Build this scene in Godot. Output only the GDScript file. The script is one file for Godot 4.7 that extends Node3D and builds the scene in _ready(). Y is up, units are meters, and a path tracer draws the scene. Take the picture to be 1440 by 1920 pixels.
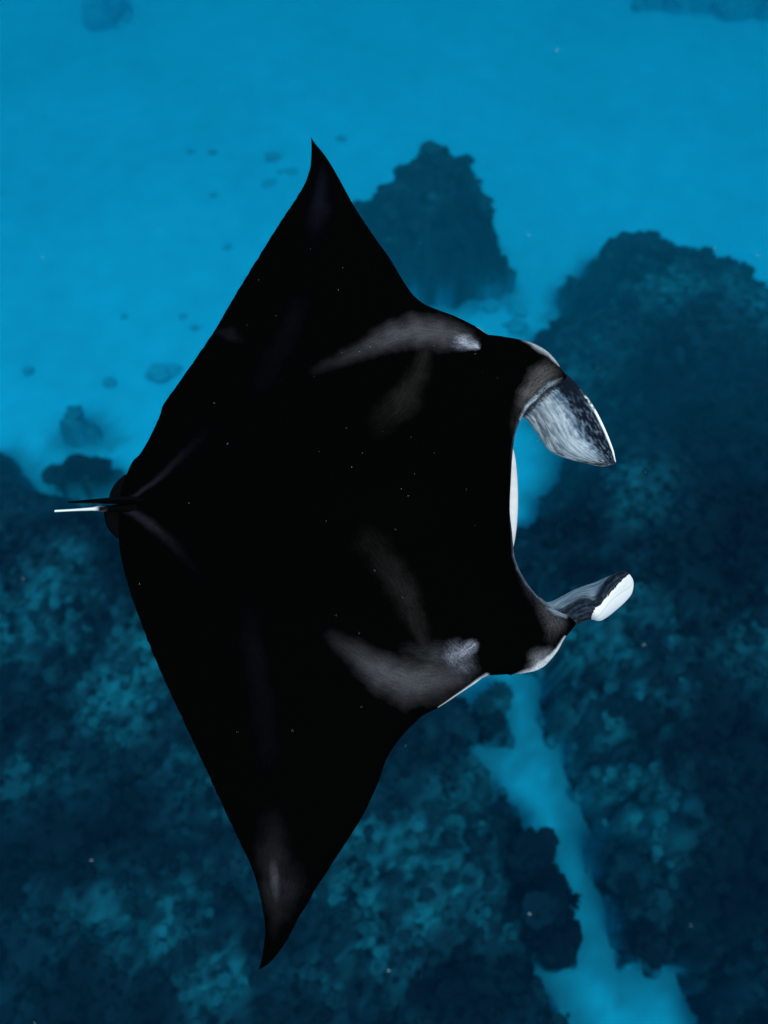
extends Node3D
# A black manta ray gliding over a sandy reef channel, seen from above. Metres, y up, seabed at y = 0.

const SAND := Color(0.005, 0.43, 0.74)        # linear base colours, with the water's blue-green tint painted in
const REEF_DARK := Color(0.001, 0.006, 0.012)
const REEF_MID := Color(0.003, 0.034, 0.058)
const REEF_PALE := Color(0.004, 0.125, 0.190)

# ---- outline of the manta in its own axes (x forward, z to its right), measured at the rim: x, z, x, z ...
const RIM_FRONT := [-0.190, -2.107, -0.162, -2.058, -0.128, -2.011, -0.090, -1.950, -0.044, -1.863, 0.001, -1.772, 0.052, -1.670, 0.112, -1.568, 0.182, -1.458, 0.252, -1.356, 0.310, -1.253, 0.347, -1.192, 0.382, -1.144, 0.440, -1.093, 0.517, -1.058, 0.598, -1.028, 0.684, -0.986, 0.741, -0.954, 0.792, -0.918, 0.884, -0.906, 0.984, -0.886, 1.050, -0.862, 1.112, -0.818, 1.153, -0.768, 1.181, -0.718, 1.200, -0.685, 1.150, -0.650, 1.104, -0.630, 1.040, -0.566, 0.990, -0.519, 0.958, -0.469, 0.928, -0.406, 0.913, -0.348, 0.899, -0.244, 0.891, -0.149, 0.879, 0.043, 0.887, 0.156, 0.894, 0.273, 0.916, 0.343, 0.951, 0.411, 1.003, 0.480, 1.052, 0.523, 1.102, 0.559, 1.168, 0.586, 1.193, 0.618, 1.164, 0.658, 1.126, 0.703, 1.096, 0.754, 1.059, 0.798, 1.015, 0.837, 0.952, 0.863, 0.835, 0.874, 0.737, 0.879, 0.677, 0.915, 0.602, 0.962, 0.490, 1.033, 0.416, 1.069, 0.374, 1.104, 0.317, 1.159, 0.262, 1.229, 0.228, 1.290, 0.202, 1.364, 0.164, 1.449, 0.121, 1.533, 0.059, 1.628, -0.003, 1.719, -0.053, 1.794, -0.102, 1.865, -0.138, 1.929, -0.175, 1.984, -0.205, 2.043, -0.237, 2.098, -0.286, 2.164, -0.323, 2.200, -0.360, 2.220]
const RIM_BACK := [-0.190, -2.107, -0.185, -2.022, -0.186, -1.932, -0.199, -1.853, -0.226, -1.778, -0.292, -1.654, -0.362, -1.536, -0.475, -1.335, -0.587, -1.138, -0.670, -0.983, -0.794, -0.782, -0.890, -0.636, -0.957, -0.528, -0.972, -0.475, -1.000, -0.403, -1.029, -0.339, -1.075, -0.258, -1.100, -0.235, -1.135, -0.146, -1.150, -0.094, -1.158, -0.048, -1.162, 0.000, -1.160, 0.057, -1.155, 0.127, -1.148, 0.203, -1.115, 0.340, -1.062, 0.485, -0.990, 0.650, -0.907, 0.822, -0.824, 0.977, -0.726, 1.154, -0.639, 1.315, -0.554, 1.473, -0.485, 1.604, -0.426, 1.711, -0.391, 1.782, -0.367, 1.853, -0.351, 1.913, -0.337, 1.984, -0.331, 2.043, -0.336, 2.103, -0.348, 2.176, -0.360, 2.220]

# ---- footprints on the seabed: x, z, x, z ...
const RIDGE_FOOT := [2.76, -3.29, 2.83, -3.66, 3.11, -3.71, 3.56, -3.80, 3.33, -4.43, 3.49, -4.83, 3.92, -5.21, 4.12, -5.55, 4.50, -5.69, 4.97, -5.63, 5.38, -5.28, 5.68, -5.35, 6.03, -5.46, 6.40, -5.29, 6.45, -4.94, 6.80, -4.90, 7.28, -4.52, 7.81, -3.13, 9.65, -1.97, 9.58, 2.69, 8.73, 8.16, 3.92, 8.29, 3.87, 7.55, 3.85, 7.11, 3.55, 6.85, 3.42, 6.61, 3.22, 6.30, 3.08, 5.79, 2.95, 5.36, 2.80, 5.09, 2.67, 4.95, 2.57, 4.52, 2.45, 4.16, 2.34, 3.78, 2.22, 3.31, 2.14, 2.86, 1.98, 2.31, 1.36, 1.42, 1.58, 0.67, 2.25, 0.47, 2.54, 0.22, 2.56, -0.08, 2.77, -0.39, 2.95, -0.76, 2.93, -1.09, 2.75, -1.65, 2.57, -2.34, 2.37, -2.95]
const FLAT_FOOT := [-10.88, -1.17, -6.47, -1.00, -6.12, -0.82, -5.88, -0.37, -5.38, -0.12, -4.84, -0.02, -4.05, -0.07, -1.91, 0.57, -0.16, 1.95, 0.64, 2.80, 1.32, 3.20, 1.47, 3.97, 1.63, 4.34, 1.72, 4.70, 1.93, 4.91, 2.03, 5.40, 2.00, 6.03, 2.03, 6.54, 2.18, 6.84, 2.36, 7.03, 2.44, 7.21, 2.45, 7.70, 2.32, 8.53, -9.41, 8.53, -11.93, 3.20]
const WEST_BANK_FOOT := [1.47, 5.22, 1.69, 5.06, 1.97, 5.09, 2.21, 5.28, 2.32, 5.56, 2.36, 5.81, 2.41, 5.99, 2.49, 6.07, 2.37, 6.23, 2.49, 6.40, 2.54, 6.52, 2.42, 6.70, 2.26, 6.78, 2.06, 6.76, 1.86, 6.73, 1.84, 6.57, 1.63, 6.28, 1.52, 5.98, 1.44, 5.60]
const EAST_BANK_FOOT := [2.72, 5.19, 2.95, 5.13, 3.25, 5.27, 3.46, 5.53, 3.50, 5.91, 3.56, 6.15, 3.67, 6.51, 3.55, 6.77, 3.33, 6.80, 3.13, 6.93, 2.94, 6.82, 3.00, 6.64, 2.89, 6.39, 2.87, 6.30, 2.97, 6.17, 2.84, 5.95, 2.77, 5.69]
const TALL_HEAD_FOOT := [-1.01, -6.05, -0.56, -6.28, -0.15, -6.52, 0.15, -6.76, 0.33, -7.00, 0.52, -7.10, 0.71, -7.37, 0.96, -7.46, 1.28, -7.40, 1.53, -7.28, 1.68, -6.88, 1.87, -6.49, 2.12, -6.09, 2.02, -5.70, 2.29, -5.41, 2.51, -5.04, 2.50, -4.80, 2.19, -4.71, 1.67, -4.53, 0.83, -4.46, 0.10, -4.55, -0.51, -5.06]
const KNOLL_FOOT := [1.23, 3.44, 1.36, 3.15, 1.61, 3.04, 1.86, 3.10, 1.95, 3.34, 1.89, 3.62, 1.92, 3.94, 1.74, 4.03, 1.51, 3.89, 1.28, 3.80]
const TAIL_HEAD_FOOT := [-5.74, -0.65, -5.60, -0.83, -5.37, -0.80, -5.00, -0.70, -4.67, -0.66, -4.34, -0.56, -4.09, -0.42, -4.29, -0.13, -5.09, -0.08, -5.62, -0.25, -5.78, -0.42]
const ROUND_HEAD_FOOT := [-4.91, -1.48, -4.98, -1.33, -5.16, -1.22, -5.33, -1.18, -5.53, -1.22, -5.67, -1.33, -5.65, -1.48, -5.62, -1.63, -5.53, -1.74, -5.33, -1.78, -5.16, -1.74, -5.03, -1.63]
const FAR_WEST_FOOT := [-7.48, -13.53, -7.41, -14.66, -6.92, -14.89, -6.29, -14.20, -6.30, -14.00, -6.65, -13.50, -7.27, -13.45]
const FAR_EAST_FOOT := [5.92, -13.84, 6.31, -14.75, 10.37, -15.22, 10.35, -13.48, 9.67, -13.73, 8.74, -13.73, 7.74, -14.06, 6.67, -14.23]

# patches where the coral is dead and pale, or dark by dense coral and by painted-in dimming towards the edges: x, z, radius
const PALE_SPOTS := [[0.50, 5.05, 0.75], [0.15, 5.60, 0.65], [1.05, 5.60, 0.45], [0.31, 5.20, 0.42], [-0.14, 5.42, 0.41], [0.92, 4.63, 0.28], [0.98, 4.97, 0.35], [1.45, 4.22, 0.22], [1.20, 6.04, 0.27], [1.49, 6.16, 0.20], [-0.81, 5.74, 0.41], [0.74, 5.74, 0.27], [-2.70, 4.63, 0.32], [-2.69, 5.04, 0.24], [-3.21, 2.95, 0.53], [-4.73, 2.14, 0.55], [-5.16, 2.39, 0.47], [-3.51, 3.49, 0.45], [-2.12, 4.77, 0.21], [-1.93, 6.85, 0.32], [-4.67, 4.77, 0.35], [-3.84, 4.63, 0.28], [-3.15, 5.98, 0.40], [-2.59, 6.16, 0.40], [-0.20, 6.45, 0.39], [-0.90, 6.79, 0.32], [-4.31, 6.51, 0.39], [2.08, 3.56, 0.37], [2.72, 3.19, 0.53], [2.43, 3.86, 0.37], [3.18, 3.71, 0.44], [2.45, 4.36, 0.29], [3.27, 5.17, 0.35], [3.26, 5.67, 0.27], [2.99, 4.63, 0.36], [3.59, 2.39, 0.47], [2.93, 2.72, 0.46], [4.98, 3.26, 0.45], [5.35, 2.95, 0.38], [3.85, 0.63, 0.50], [3.01, -1.83, 0.55], [6.22, -3.24, 0.48], [4.82, -3.49, 0.48]]
const DARK_SPOTS := [[3.05, 5.85, 0.42], [3.12, 6.40, 0.40], [2.0, 5.55, 0.6], [2.2, 6.3, 0.5], [-4.4, 6.6, 0.8], [-5.1, 6.1, 0.9], [-3.6, 7.0, 0.7], [-3.14, 5.10, 1.05], [-3.63, 5.04, 0.84], [-4.17, 5.17, 0.69], [-1.05, 6.33, 0.53], [0.43, 4.29, 0.51], [0.14, 4.77, 0.42], [4.81, 0.82, 1.25], [4.22, 1.89, 1.04], [4.81, 4.77, 0.92], [4.26, 5.74, 0.88], [4.51, 3.71, 0.74], [-1.02, 7.07, 0.51], [1.02, 7.01, 0.57], [-2.65, 7.17, 0.51], [4.71, -0.54, 1.05], [6.07, -1.17, 0.89], [-4.76, 0.63, 0.50], [-3.69, 1.72, 0.48], [-5.00, 5.17, 0.69]]

var rng := RandomNumberGenerator.new()
var fine := FastNoiseLite.new()
var broad := FastNoiseLite.new()
var cells_big := FastNoiseLite.new()
var cells_small := FastNoiseLite.new()
var used := {}
var coral_shapes := {}
var coral_mat: StandardMaterial3D


func _ready():
	# ------------------------------------------------ camera, sky, sun, exposure
	var cam := Camera3D.new()
	cam.name = "camera"
	cam.fov = 65.0
	cam.near = 0.05
	cam.far = 400.0
	var lens := CameraAttributesPhysical.new()
	lens.frustum_focal_length = 18.84
	lens.frustum_focus_distance = 4.1
	lens.frustum_near = 0.05
	lens.frustum_far = 400.0
	lens.exposure_aperture = 0.45
	cam.attributes = lens
	add_child(cam)
	cam.fov = 65.0
	cam.transform = Transform3D(Basis(Vector3.RIGHT, deg_to_rad(-62.0)), Vector3(0, 12.0, 6.4))
	cam.current = true

	var we := WorldEnvironment.new()
	we.name = "environment"
	var env := Environment.new()
	env.background_mode = Environment.BG_SKY
	var sky := Sky.new()
	var psm := ProceduralSkyMaterial.new()     # the bright surface overhead, blue open water to the sides
	psm.sky_top_color = Color(0.80, 0.94, 1.0)
	psm.sky_horizon_color = Color(0.06, 0.34, 0.52)
	psm.sky_curve = 0.25
	psm.ground_horizon_color = Color(0.05, 0.30, 0.46)
	psm.ground_bottom_color = Color(0.0, 0.16, 0.26)
	sky.sky_material = psm
	env.sky = sky
	env.tonemap_mode = Environment.TONE_MAPPER_LINEAR
	env.tonemap_exposure = 1.55
	env.sdfgi_enabled = true
	env.ssao_enabled = true
	env.ssil_enabled = true
	env.volumetric_fog_enabled = true
	env.volumetric_fog_density = 0.0
	we.environment = env
	add_child(we)

	var sun := DirectionalLight3D.new()
	sun.name = "sun"
	sun.light_color = Color(1.0, 0.97, 0.92)
	sun.light_energy = 0.5
	sun.light_angular_distance = 20.0
	sun.sky_mode = DirectionalLight3D.SKY_MODE_LIGHT_ONLY
	sun.shadow_enabled = true
	add_child(sun)
	sun.look_at_from_position(Vector3.ZERO, Vector3(-0.12, -0.88, -0.42), Vector3.FORWARD)

	# ------------------------------------------------ shared noise and materials
	rng.seed = 7
	fine.seed = 3; fine.frequency = 1.0; fine.fractal_octaves = 3
	broad.seed = 11; broad.frequency = 0.45; broad.fractal_octaves = 4
	cells_big.seed = 5; cells_big.noise_type = FastNoiseLite.TYPE_CELLULAR; cells_big.frequency = 1.15
	cells_big.cellular_return_type = FastNoiseLite.RETURN_DISTANCE; cells_big.fractal_type = FastNoiseLite.FRACTAL_NONE
	cells_small.seed = 9; cells_small.noise_type = FastNoiseLite.TYPE_CELLULAR; cells_small.frequency = 3.4
	cells_small.cellular_return_type = FastNoiseLite.RETURN_DISTANCE; cells_small.fractal_type = FastNoiseLite.FRACTAL_NONE
	coral_mat = StandardMaterial3D.new()
	coral_mat.resource_name = "coral"
	coral_mat.vertex_color_use_as_albedo = true
	coral_mat.vertex_color_is_srgb = true
	coral_mat.roughness = 0.95
	coral_mat.metallic_specular = 0.1
	make_coral_shapes()

	# ------------------------------------------------ setting
	build_sand()
	build_haze()

	# ------------------------------------------------ reefs
	build_reef("coral_reef", "large dark coral reef filling the right side beside the manta's mouth", RIDGE_FOOT, 1.5, 0.6, 0.07, 1, 60, "reefs")
	build_reef("coral_reef", "broad mottled coral reef under the tail and the lower wing", FLAT_FOOT, 0.95, 0.6, 0.07, 2, 60, "reefs")
	build_reef("coral_bank", "dark lobed coral bank on the tail side of the narrow sand channel", WEST_BANK_FOOT, 1.25, 0.25, 0.045, 3, 14, "banks")
	build_reef("coral_bank", "dark coral bank on the reef side of the narrow sand channel", EAST_BANK_FOOT, 1.2, 0.25, 0.045, 4, 12, "banks")
	build_reef("coral_bommie", "tall dark coral bommie alone on sand beside the upper wing", TALL_HEAD_FOOT, 2.1, 0.40, 0.05, 5, 22, "bommies")
	build_reef("coral_knoll", "small knobbly coral knoll at the channel's edge just below the manta's head", KNOLL_FOOT, 0.75, 0.3, 0.035, 6, 6, "bommies")
	build_reef("coral_bommie", "low oblong coral bommie on sand just above the manta's tail", TAIL_HEAD_FOOT, 0.9, 0.3, 0.05, 7, 8, "bommies")
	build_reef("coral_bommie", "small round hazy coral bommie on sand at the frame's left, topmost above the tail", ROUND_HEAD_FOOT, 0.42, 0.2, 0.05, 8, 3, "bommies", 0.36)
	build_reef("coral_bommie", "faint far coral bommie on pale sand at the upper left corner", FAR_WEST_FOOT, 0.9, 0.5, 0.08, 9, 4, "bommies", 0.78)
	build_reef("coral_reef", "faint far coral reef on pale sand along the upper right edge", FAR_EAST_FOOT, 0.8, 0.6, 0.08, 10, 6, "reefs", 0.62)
	build_rocks()

	# ------------------------------------------------ the manta and the specks drifting round it
	build_manta()
	build_specks()


# ==================================================== helpers
func numbered(n: String) -> String:
	if not used.has(n):
		used[n] = 0
		return n
	used[n] += 1
	return "%s_%03d" % [n, used[n]]


func tag(o: Node3D, label: String, category := "", group := "", kind := ""):
	if label: o.set_meta("label", label)
	if category: o.set_meta("category", category)
	if group: o.set_meta("group", group)
	if kind: o.set_meta("kind", kind)


func part(called: String, mesh: Mesh, mat: Material, parent: Node3D) -> MeshInstance3D:
	var o := MeshInstance3D.new()
	o.name = called
	o.mesh = mesh
	if mat: o.material_override = mat
	parent.add_child(o, true)
	return o


# One surface from raw arrays; closed shapes are turned outwards, open sheets upwards; smooth normals.
func surface(into: ArrayMesh, v: PackedVector3Array, idx: PackedInt32Array, col: PackedColorArray, uv: PackedVector2Array, closed := true):
	var vol := 0.0
	for i in range(0, idx.size(), 3):
		var a := v[idx[i]]; var b := v[idx[i + 1]]; var c := v[idx[i + 2]]
		vol += a.dot(b.cross(c)) if closed else (b - a).cross(c - a).y
	var nrm := PackedVector3Array()
	nrm.resize(v.size())
	var flip := vol > 0.0                       # Godot's front faces run clockwise
	for i in range(0, idx.size(), 3):
		if flip:
			var t := idx[i + 1]
			idx[i + 1] = idx[i + 2]
			idx[i + 2] = t
		var a := idx[i]; var b := idx[i + 1]; var c := idx[i + 2]
		var n := (v[c] - v[a]).cross(v[b] - v[a])
		nrm[a] += n; nrm[b] += n; nrm[c] += n
	for i in nrm.size():
		nrm[i] = nrm[i].normalized() if nrm[i].length_squared() > 1e-20 else Vector3.UP
	var arr := []
	arr.resize(Mesh.ARRAY_MAX)
	arr[Mesh.ARRAY_VERTEX] = v
	arr[Mesh.ARRAY_NORMAL] = nrm
	arr[Mesh.ARRAY_INDEX] = idx
	if col.size():
		var kept := col.duplicate()
		for i in kept.size(): kept[i] = coded(kept[i])
		arr[Mesh.ARRAY_COLOR] = kept
	if uv.size(): arr[Mesh.ARRAY_TEX_UV] = uv
	into.add_surface_from_arrays(Mesh.PRIMITIVE_TRIANGLES, arr)


# Vertex colours are kept in 8 bits: store them gamma-coded (the materials say so) or dark tones band.
func coded(c: Color) -> Color:
	return Color(pow(maxf(c.r, 0.0), 0.4545), pow(maxf(c.g, 0.0), 0.4545), pow(maxf(c.b, 0.0), 0.4545))


func grid_index(rows: int, cols: int, wrap := false) -> PackedInt32Array:
	var idx := PackedInt32Array()
	for i in rows - 1:
		for j in (cols if wrap else cols - 1):
			var k := (j + 1) % cols
			idx.append_array([i * cols + j, i * cols + k, (i + 1) * cols + j, i * cols + k, (i + 1) * cols + k, (i + 1) * cols + j])
	return idx


# Rings of points (each the same length) joined into a closed skin with capped ends.
func skin(rings: Array, color: Callable) -> ArrayMesh:
	var n: int = rings[0].size()
	var v := PackedVector3Array()
	var col := PackedColorArray()
	for r in rings.size():
		for k in n:
			v.append(rings[r][k])
			col.append(color.call(rings[r][k], float(r) / (rings.size() - 1), float(k) / n))
	var idx := grid_index(rings.size(), n, true)
	for e in 2:
		var r: int = 0 if e == 0 else rings.size() - 1
		var mid := Vector3.ZERO
		for k in n: mid += rings[r][k]
		v.append(mid / n)
		col.append(col[r * n])
		for k in n:
			if e == 0: idx.append_array([v.size() - 1, (k + 1) % n, k])
			else: idx.append_array([v.size() - 1, r * n + k, r * n + (k + 1) % n])
	var m := ArrayMesh.new()
	surface(m, v, idx, col, PackedVector2Array())
	return m


func smooth01(a: float, b: float, x: float) -> float:
	var t := clampf((x - a) / (b - a), 0.0, 1.0)
	return t * t * (3.0 - 2.0 * t)


# Monotone cubic through (key, value) pairs stored as value, key, value, key ...
func track(list: Array) -> Array:
	var k := PackedFloat32Array(); var y := PackedFloat32Array()
	for i in range(0, list.size(), 2):
		y.append(list[i]); k.append(list[i + 1])
	var s := PackedFloat32Array()
	s.resize(k.size())
	for i in range(1, k.size() - 1):
		var d0 := (y[i] - y[i - 1]) / (k[i] - k[i - 1])
		var d1 := (y[i + 1] - y[i]) / (k[i + 1] - k[i])
		s[i] = 0.0 if d0 * d1 <= 0.0 else 2.0 * d0 * d1 / (d0 + d1)
	s[0] = (y[1] - y[0]) / (k[1] - k[0])
	var e := k.size() - 1
	s[e] = (y[e] - y[e - 1]) / (k[e] - k[e - 1])
	return [k, y, s]


func along(t: Array, x: float) -> float:
	var k: PackedFloat32Array = t[0]; var y: PackedFloat32Array = t[1]; var s: PackedFloat32Array = t[2]
	var i := clampi(k.bsearch(x) - 1, 0, k.size() - 2)
	var h := k[i + 1] - k[i]
	var q := clampf((x - k[i]) / h, 0.0, 1.0)
	return y[i] * (1 + 2 * q) * (1 - q) * (1 - q) + s[i] * h * q * (1 - q) * (1 - q) + y[i + 1] * q * q * (3 - 2 * q) + s[i + 1] * h * q * q * (q - 1)


# ==================================================== seabed and water
func build_sand():
	var pos := PackedFloat32Array()
	var x := -70.0
	while x < 70.0:
		pos.append(x)
		x += 0.14 if absf(x + 0.5) < 11.0 else 3.0
	pos.append(70.0)
	var zs := PackedFloat32Array()
	var z := -70.0
	while z < 60.0:
		zs.append(z)
		z += 0.14 if z > -18.0 and z < 9.0 else 3.0
	zs.append(60.0)
	var feet := []
	for list in [RIDGE_FOOT, FLAT_FOOT, WEST_BANK_FOOT, EAST_BANK_FOOT, TALL_HEAD_FOOT, KNOLL_FOOT, TAIL_HEAD_FOOT, ROUND_HEAD_FOOT]:
		var f := PackedVector2Array()
		for i in range(0, list.size(), 2): f.append(Vector2(list[i], list[i + 1]))
		feet.append(f)
	var v := PackedVector3Array(); var col := PackedColorArray()
	for zz in zs:
		for xx in pos:
			var y := 0.10 * broad.get_noise_2d(xx * 0.5, zz * 0.5) + 0.012 * fine.get_noise_2d(xx * 1.6 + 0.6 * zz, zz * 0.8)
			v.append(Vector3(xx, y, zz))
			var t := 1.0 + 0.09 * broad.get_noise_2d(xx * 0.6 + 31.0, zz * 0.6) + 0.10 * fine.get_noise_2d(xx * 1.5, zz * 1.5 + 17.0)
			t *= lerpf(1.0, 0.78, smooth01(1.0, 4.0, zz + 1.5 * broad.get_noise_2d(xx, zz)))   # near sand painted darker, standing in for brighter haze far off
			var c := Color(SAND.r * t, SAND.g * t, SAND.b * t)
			if absf(xx) < 10.0 and zz > -16.0 and zz < 8.5:      # reef colour fades out round the feet: water-blurred edges painted in
				var near := -9.0
				for f in feet: near = maxf(near, inside_by(f, Vector2(xx, zz)))
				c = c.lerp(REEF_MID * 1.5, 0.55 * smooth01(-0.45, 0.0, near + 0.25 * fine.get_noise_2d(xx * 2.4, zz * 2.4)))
			col.append(c)
	var m := ArrayMesh.new()
	surface(m, v, grid_index(zs.size(), pos.size()), col, PackedVector2Array(), false)
	var mat := StandardMaterial3D.new()
	mat.resource_name = "sand"
	mat.vertex_color_use_as_albedo = true
	mat.vertex_color_is_srgb = true
	mat.roughness = 1.0
	mat.metallic_specular = 0.0
	var o := part("sand_seabed", m, mat, self)
	tag(o, "pale blue-lit sand seabed running between the reefs", "", "", "structure")


func build_haze():
	var f := FogVolume.new()
	f.name = "water"
	f.shape = RenderingServer.FOG_VOLUME_SHAPE_BOX
	f.size = Vector3(138, 7.2, 128)
	f.position = Vector3(0, 2.4, -5)
	var fm := FogMaterial.new()
	fm.resource_name = "water"
	fm.albedo = Color(0.0, 0.27, 0.42)
	fm.density = 0.05
	f.material = fm
	add_child(f)
	tag(f, "hazy blue water lying over the reef and the sand", "", "", "structure")
	# the water is milkier over the far sand flat
	var g := FogVolume.new()
	g.name = "haze"
	g.shape = RenderingServer.FOG_VOLUME_SHAPE_ELLIPSOID
	g.size = Vector3(80, 9, 36)
	g.position = Vector3(0, 1.6, -17)
	var gm := FogMaterial.new()
	gm.resource_name = "milky_water"
	gm.albedo = Color(0.0, 0.78, 1.0)
	gm.density = 0.042
	g.material = gm
	add_child(g)
	tag(g, "milky blue water hanging over the far sand flat", "", "", "stuff")


# ==================================================== corals
func make_coral_shapes():
	for n in 3:
		coral_shapes["boulder_%d" % n] = boulder_mesh(20 + n, 30, 17)
		coral_shapes["bush_%d" % n] = bush_mesh(40 + n)
		coral_shapes["plate_%d" % n] = plate_mesh(60 + n)


func boulder_mesh(sd: int, around: int, up: int) -> ArrayMesh:
	var rings := []
	for i in up:
		var a := PI * (i + 0.35) / (up - 0.3)
		var ring := []
		for j in around:
			var b := TAU * j / around
			var d := Vector3(sin(a) * cos(b), cos(a), sin(a) * sin(b))
			var c := minf(1.0, cells_small.get_noise_3d(d.x * 0.75 + sd, d.y * 0.75, d.z * 0.75) + 1.0)
			var q := 0.86 + 0.55 * fine.get_noise_3d(d.x * 0.9 + sd * 7.0, d.y * 0.9, d.z * 0.9) + 0.34 * (1.0 - c * c)
			ring.append(Vector3(d.x * q, d.y * q * 0.72 + 0.22, d.z * q))
		rings.append(ring)
	return skin(rings, func(p, _a, _b): return Color.WHITE * (0.88 + 0.30 * fine.get_noise_3d(p.x * 3.0, p.y * 3.0, p.z * 3.0 + sd)))


func bush_mesh(sd: int) -> ArrayMesh:
	var r := RandomNumberGenerator.new()
	r.seed = sd
	var v := PackedVector3Array(); var idx := PackedInt32Array(); var col := PackedColorArray()
	for b in 80:
		var dir := Vector3(r.randfn(), absf(r.randfn()) + 0.25, r.randfn()).normalized()
		var long := r.randf_range(0.68, 0.88)
		var side := dir.cross(Vector3(0.3, 0.2, 0.9)).normalized()
		var other := dir.cross(side)
		var root := Vector3(r.randf_range(-0.25, 0.25), 0.0, r.randf_range(-0.25, 0.25))
		var base := v.size()
		var shade := r.randf_range(0.75, 1.15)
		for s in 4:
			var t := s / 3.0
			var rad := lerpf(0.075, 0.06, t) * (1.25 if s == 2 else 1.0)
			var c := root + dir * long * t + Vector3(0, 0.12 * t * t, 0) + side * 0.08 * sin(t * 4.0 + b)
			for k in 5:
				v.append(c + (side * cos(TAU * k / 5) + other * sin(TAU * k / 5)) * rad)
				col.append(Color.WHITE * shade * lerpf(0.8, 1.15, t))
		for s in 3:
			for k in 5:
				var k2 := (k + 1) % 5
				idx.append_array([base + s * 5 + k, base + s * 5 + k2, base + s * 5 + 5 + k, base + s * 5 + k2, base + s * 5 + 5 + k2, base + s * 5 + 5 + k])
		v.append(root + dir * (long + 0.06) + Vector3(0, 0.12, 0))
		col.append(Color.WHITE * shade * 1.2)
		for k in 5:
			idx.append_array([v.size() - 1, base + 15 + k, base + 15 + (k + 1) % 5])
	var m := ArrayMesh.new()
	surface(m, v, idx, col, PackedVector2Array())
	return m


func plate_mesh(sd: int) -> ArrayMesh:
	var n := 30
	var rings := []
	var spec := [[0.16, -0.3], [0.2, 0.1], [0.55, 0.26], [0.96, 0.38], [1.0, 0.415], [0.95, 0.43], [0.55, 0.33], [0.15, 0.27]]
	for s in spec:
		var ring := []
		for k in n:
			var a := TAU * k / n
			var q: float = 1.0 + (0.30 * fine.get_noise_2d(cos(a) * 1.2 + sd * 5.0, sin(a) * 1.2) + 0.14 * fine.get_noise_2d(cos(a) * 4.0 + sd, sin(a) * 4.0)) * smoothstep(0.2, 0.9, s[0])
			ring.append(Vector3(cos(a) * s[0] * q, s[1] + 0.06 * fine.get_noise_2d(cos(a) * s[0] * 2.0, sin(a) * s[0] * 2.0 + sd), sin(a) * s[0] * q))
		rings.append(ring)
	return skin(rings, func(p, _a, _b): return Color.WHITE * (0.9 + 0.35 * fine.get_noise_3d(p.x * 4.0, 0.0, p.z * 4.0 + sd)))


# ==================================================== reefs
func inside_by(foot: PackedVector2Array, p: Vector2) -> float:
	var best := 1e9
	var odd := false
	var b := foot[foot.size() - 1]
	for a in foot:
		var e := b - a
		var w := p - a
		var q := w - e * clampf(w.dot(e) / e.length_squared(), 0.0, 1.0)
		best = minf(best, q.length_squared())
		if (a.y > p.y) != (b.y > p.y) and p.x < e.x * (p.y - a.y) / e.y + a.x:
			odd = not odd
		b = a
	return sqrt(best) * (1.0 if odd else -1.0)


func reef_color(x: float, z: float, y: float, edge: float) -> Color:
	var n := broad.get_noise_3d(x * 1.3 + 5.0, y, z * 1.3)
	var f := fine.get_noise_3d(x * 1.7, y * 1.7, z * 1.7)
	var g := fine.get_noise_3d(x * 4.5 + 60.0, y * 4.5, z * 4.5)
	var pale := 0.0
	for s in PALE_SPOTS:
		var d: float = Vector2(x - s[0], z - s[1]).length() / s[2]
		if d < 2.2: pale = maxf(pale, 1.0 - smooth01(0.1, 2.2, d))
	var dark := 0.0
	for s in DARK_SPOTS:
		var d: float = Vector2(x - s[0], z - s[1]).length() / s[2]
		if d < 1.5: dark = maxf(dark, 1.0 - smooth01(0.2, 1.5, d))
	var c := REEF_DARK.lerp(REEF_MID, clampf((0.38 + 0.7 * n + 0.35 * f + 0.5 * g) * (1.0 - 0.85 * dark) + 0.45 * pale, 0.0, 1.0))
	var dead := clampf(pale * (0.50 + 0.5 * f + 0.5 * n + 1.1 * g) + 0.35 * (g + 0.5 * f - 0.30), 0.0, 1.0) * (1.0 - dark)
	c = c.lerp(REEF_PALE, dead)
	var haze_fade := (1.0 - smooth01(0.0, 0.35, edge)) * clampf(0.45 + 1.2 * fine.get_noise_2d(x * 2.0, z * 2.0 + 40.0), 0.0, 1.0)  # base fades to sand colour: softening by the water's haze, painted in
	return c.lerp(SAND, 0.7 * haze_fade * (1.0 - smooth01(0.1, 0.8, y)))


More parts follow.
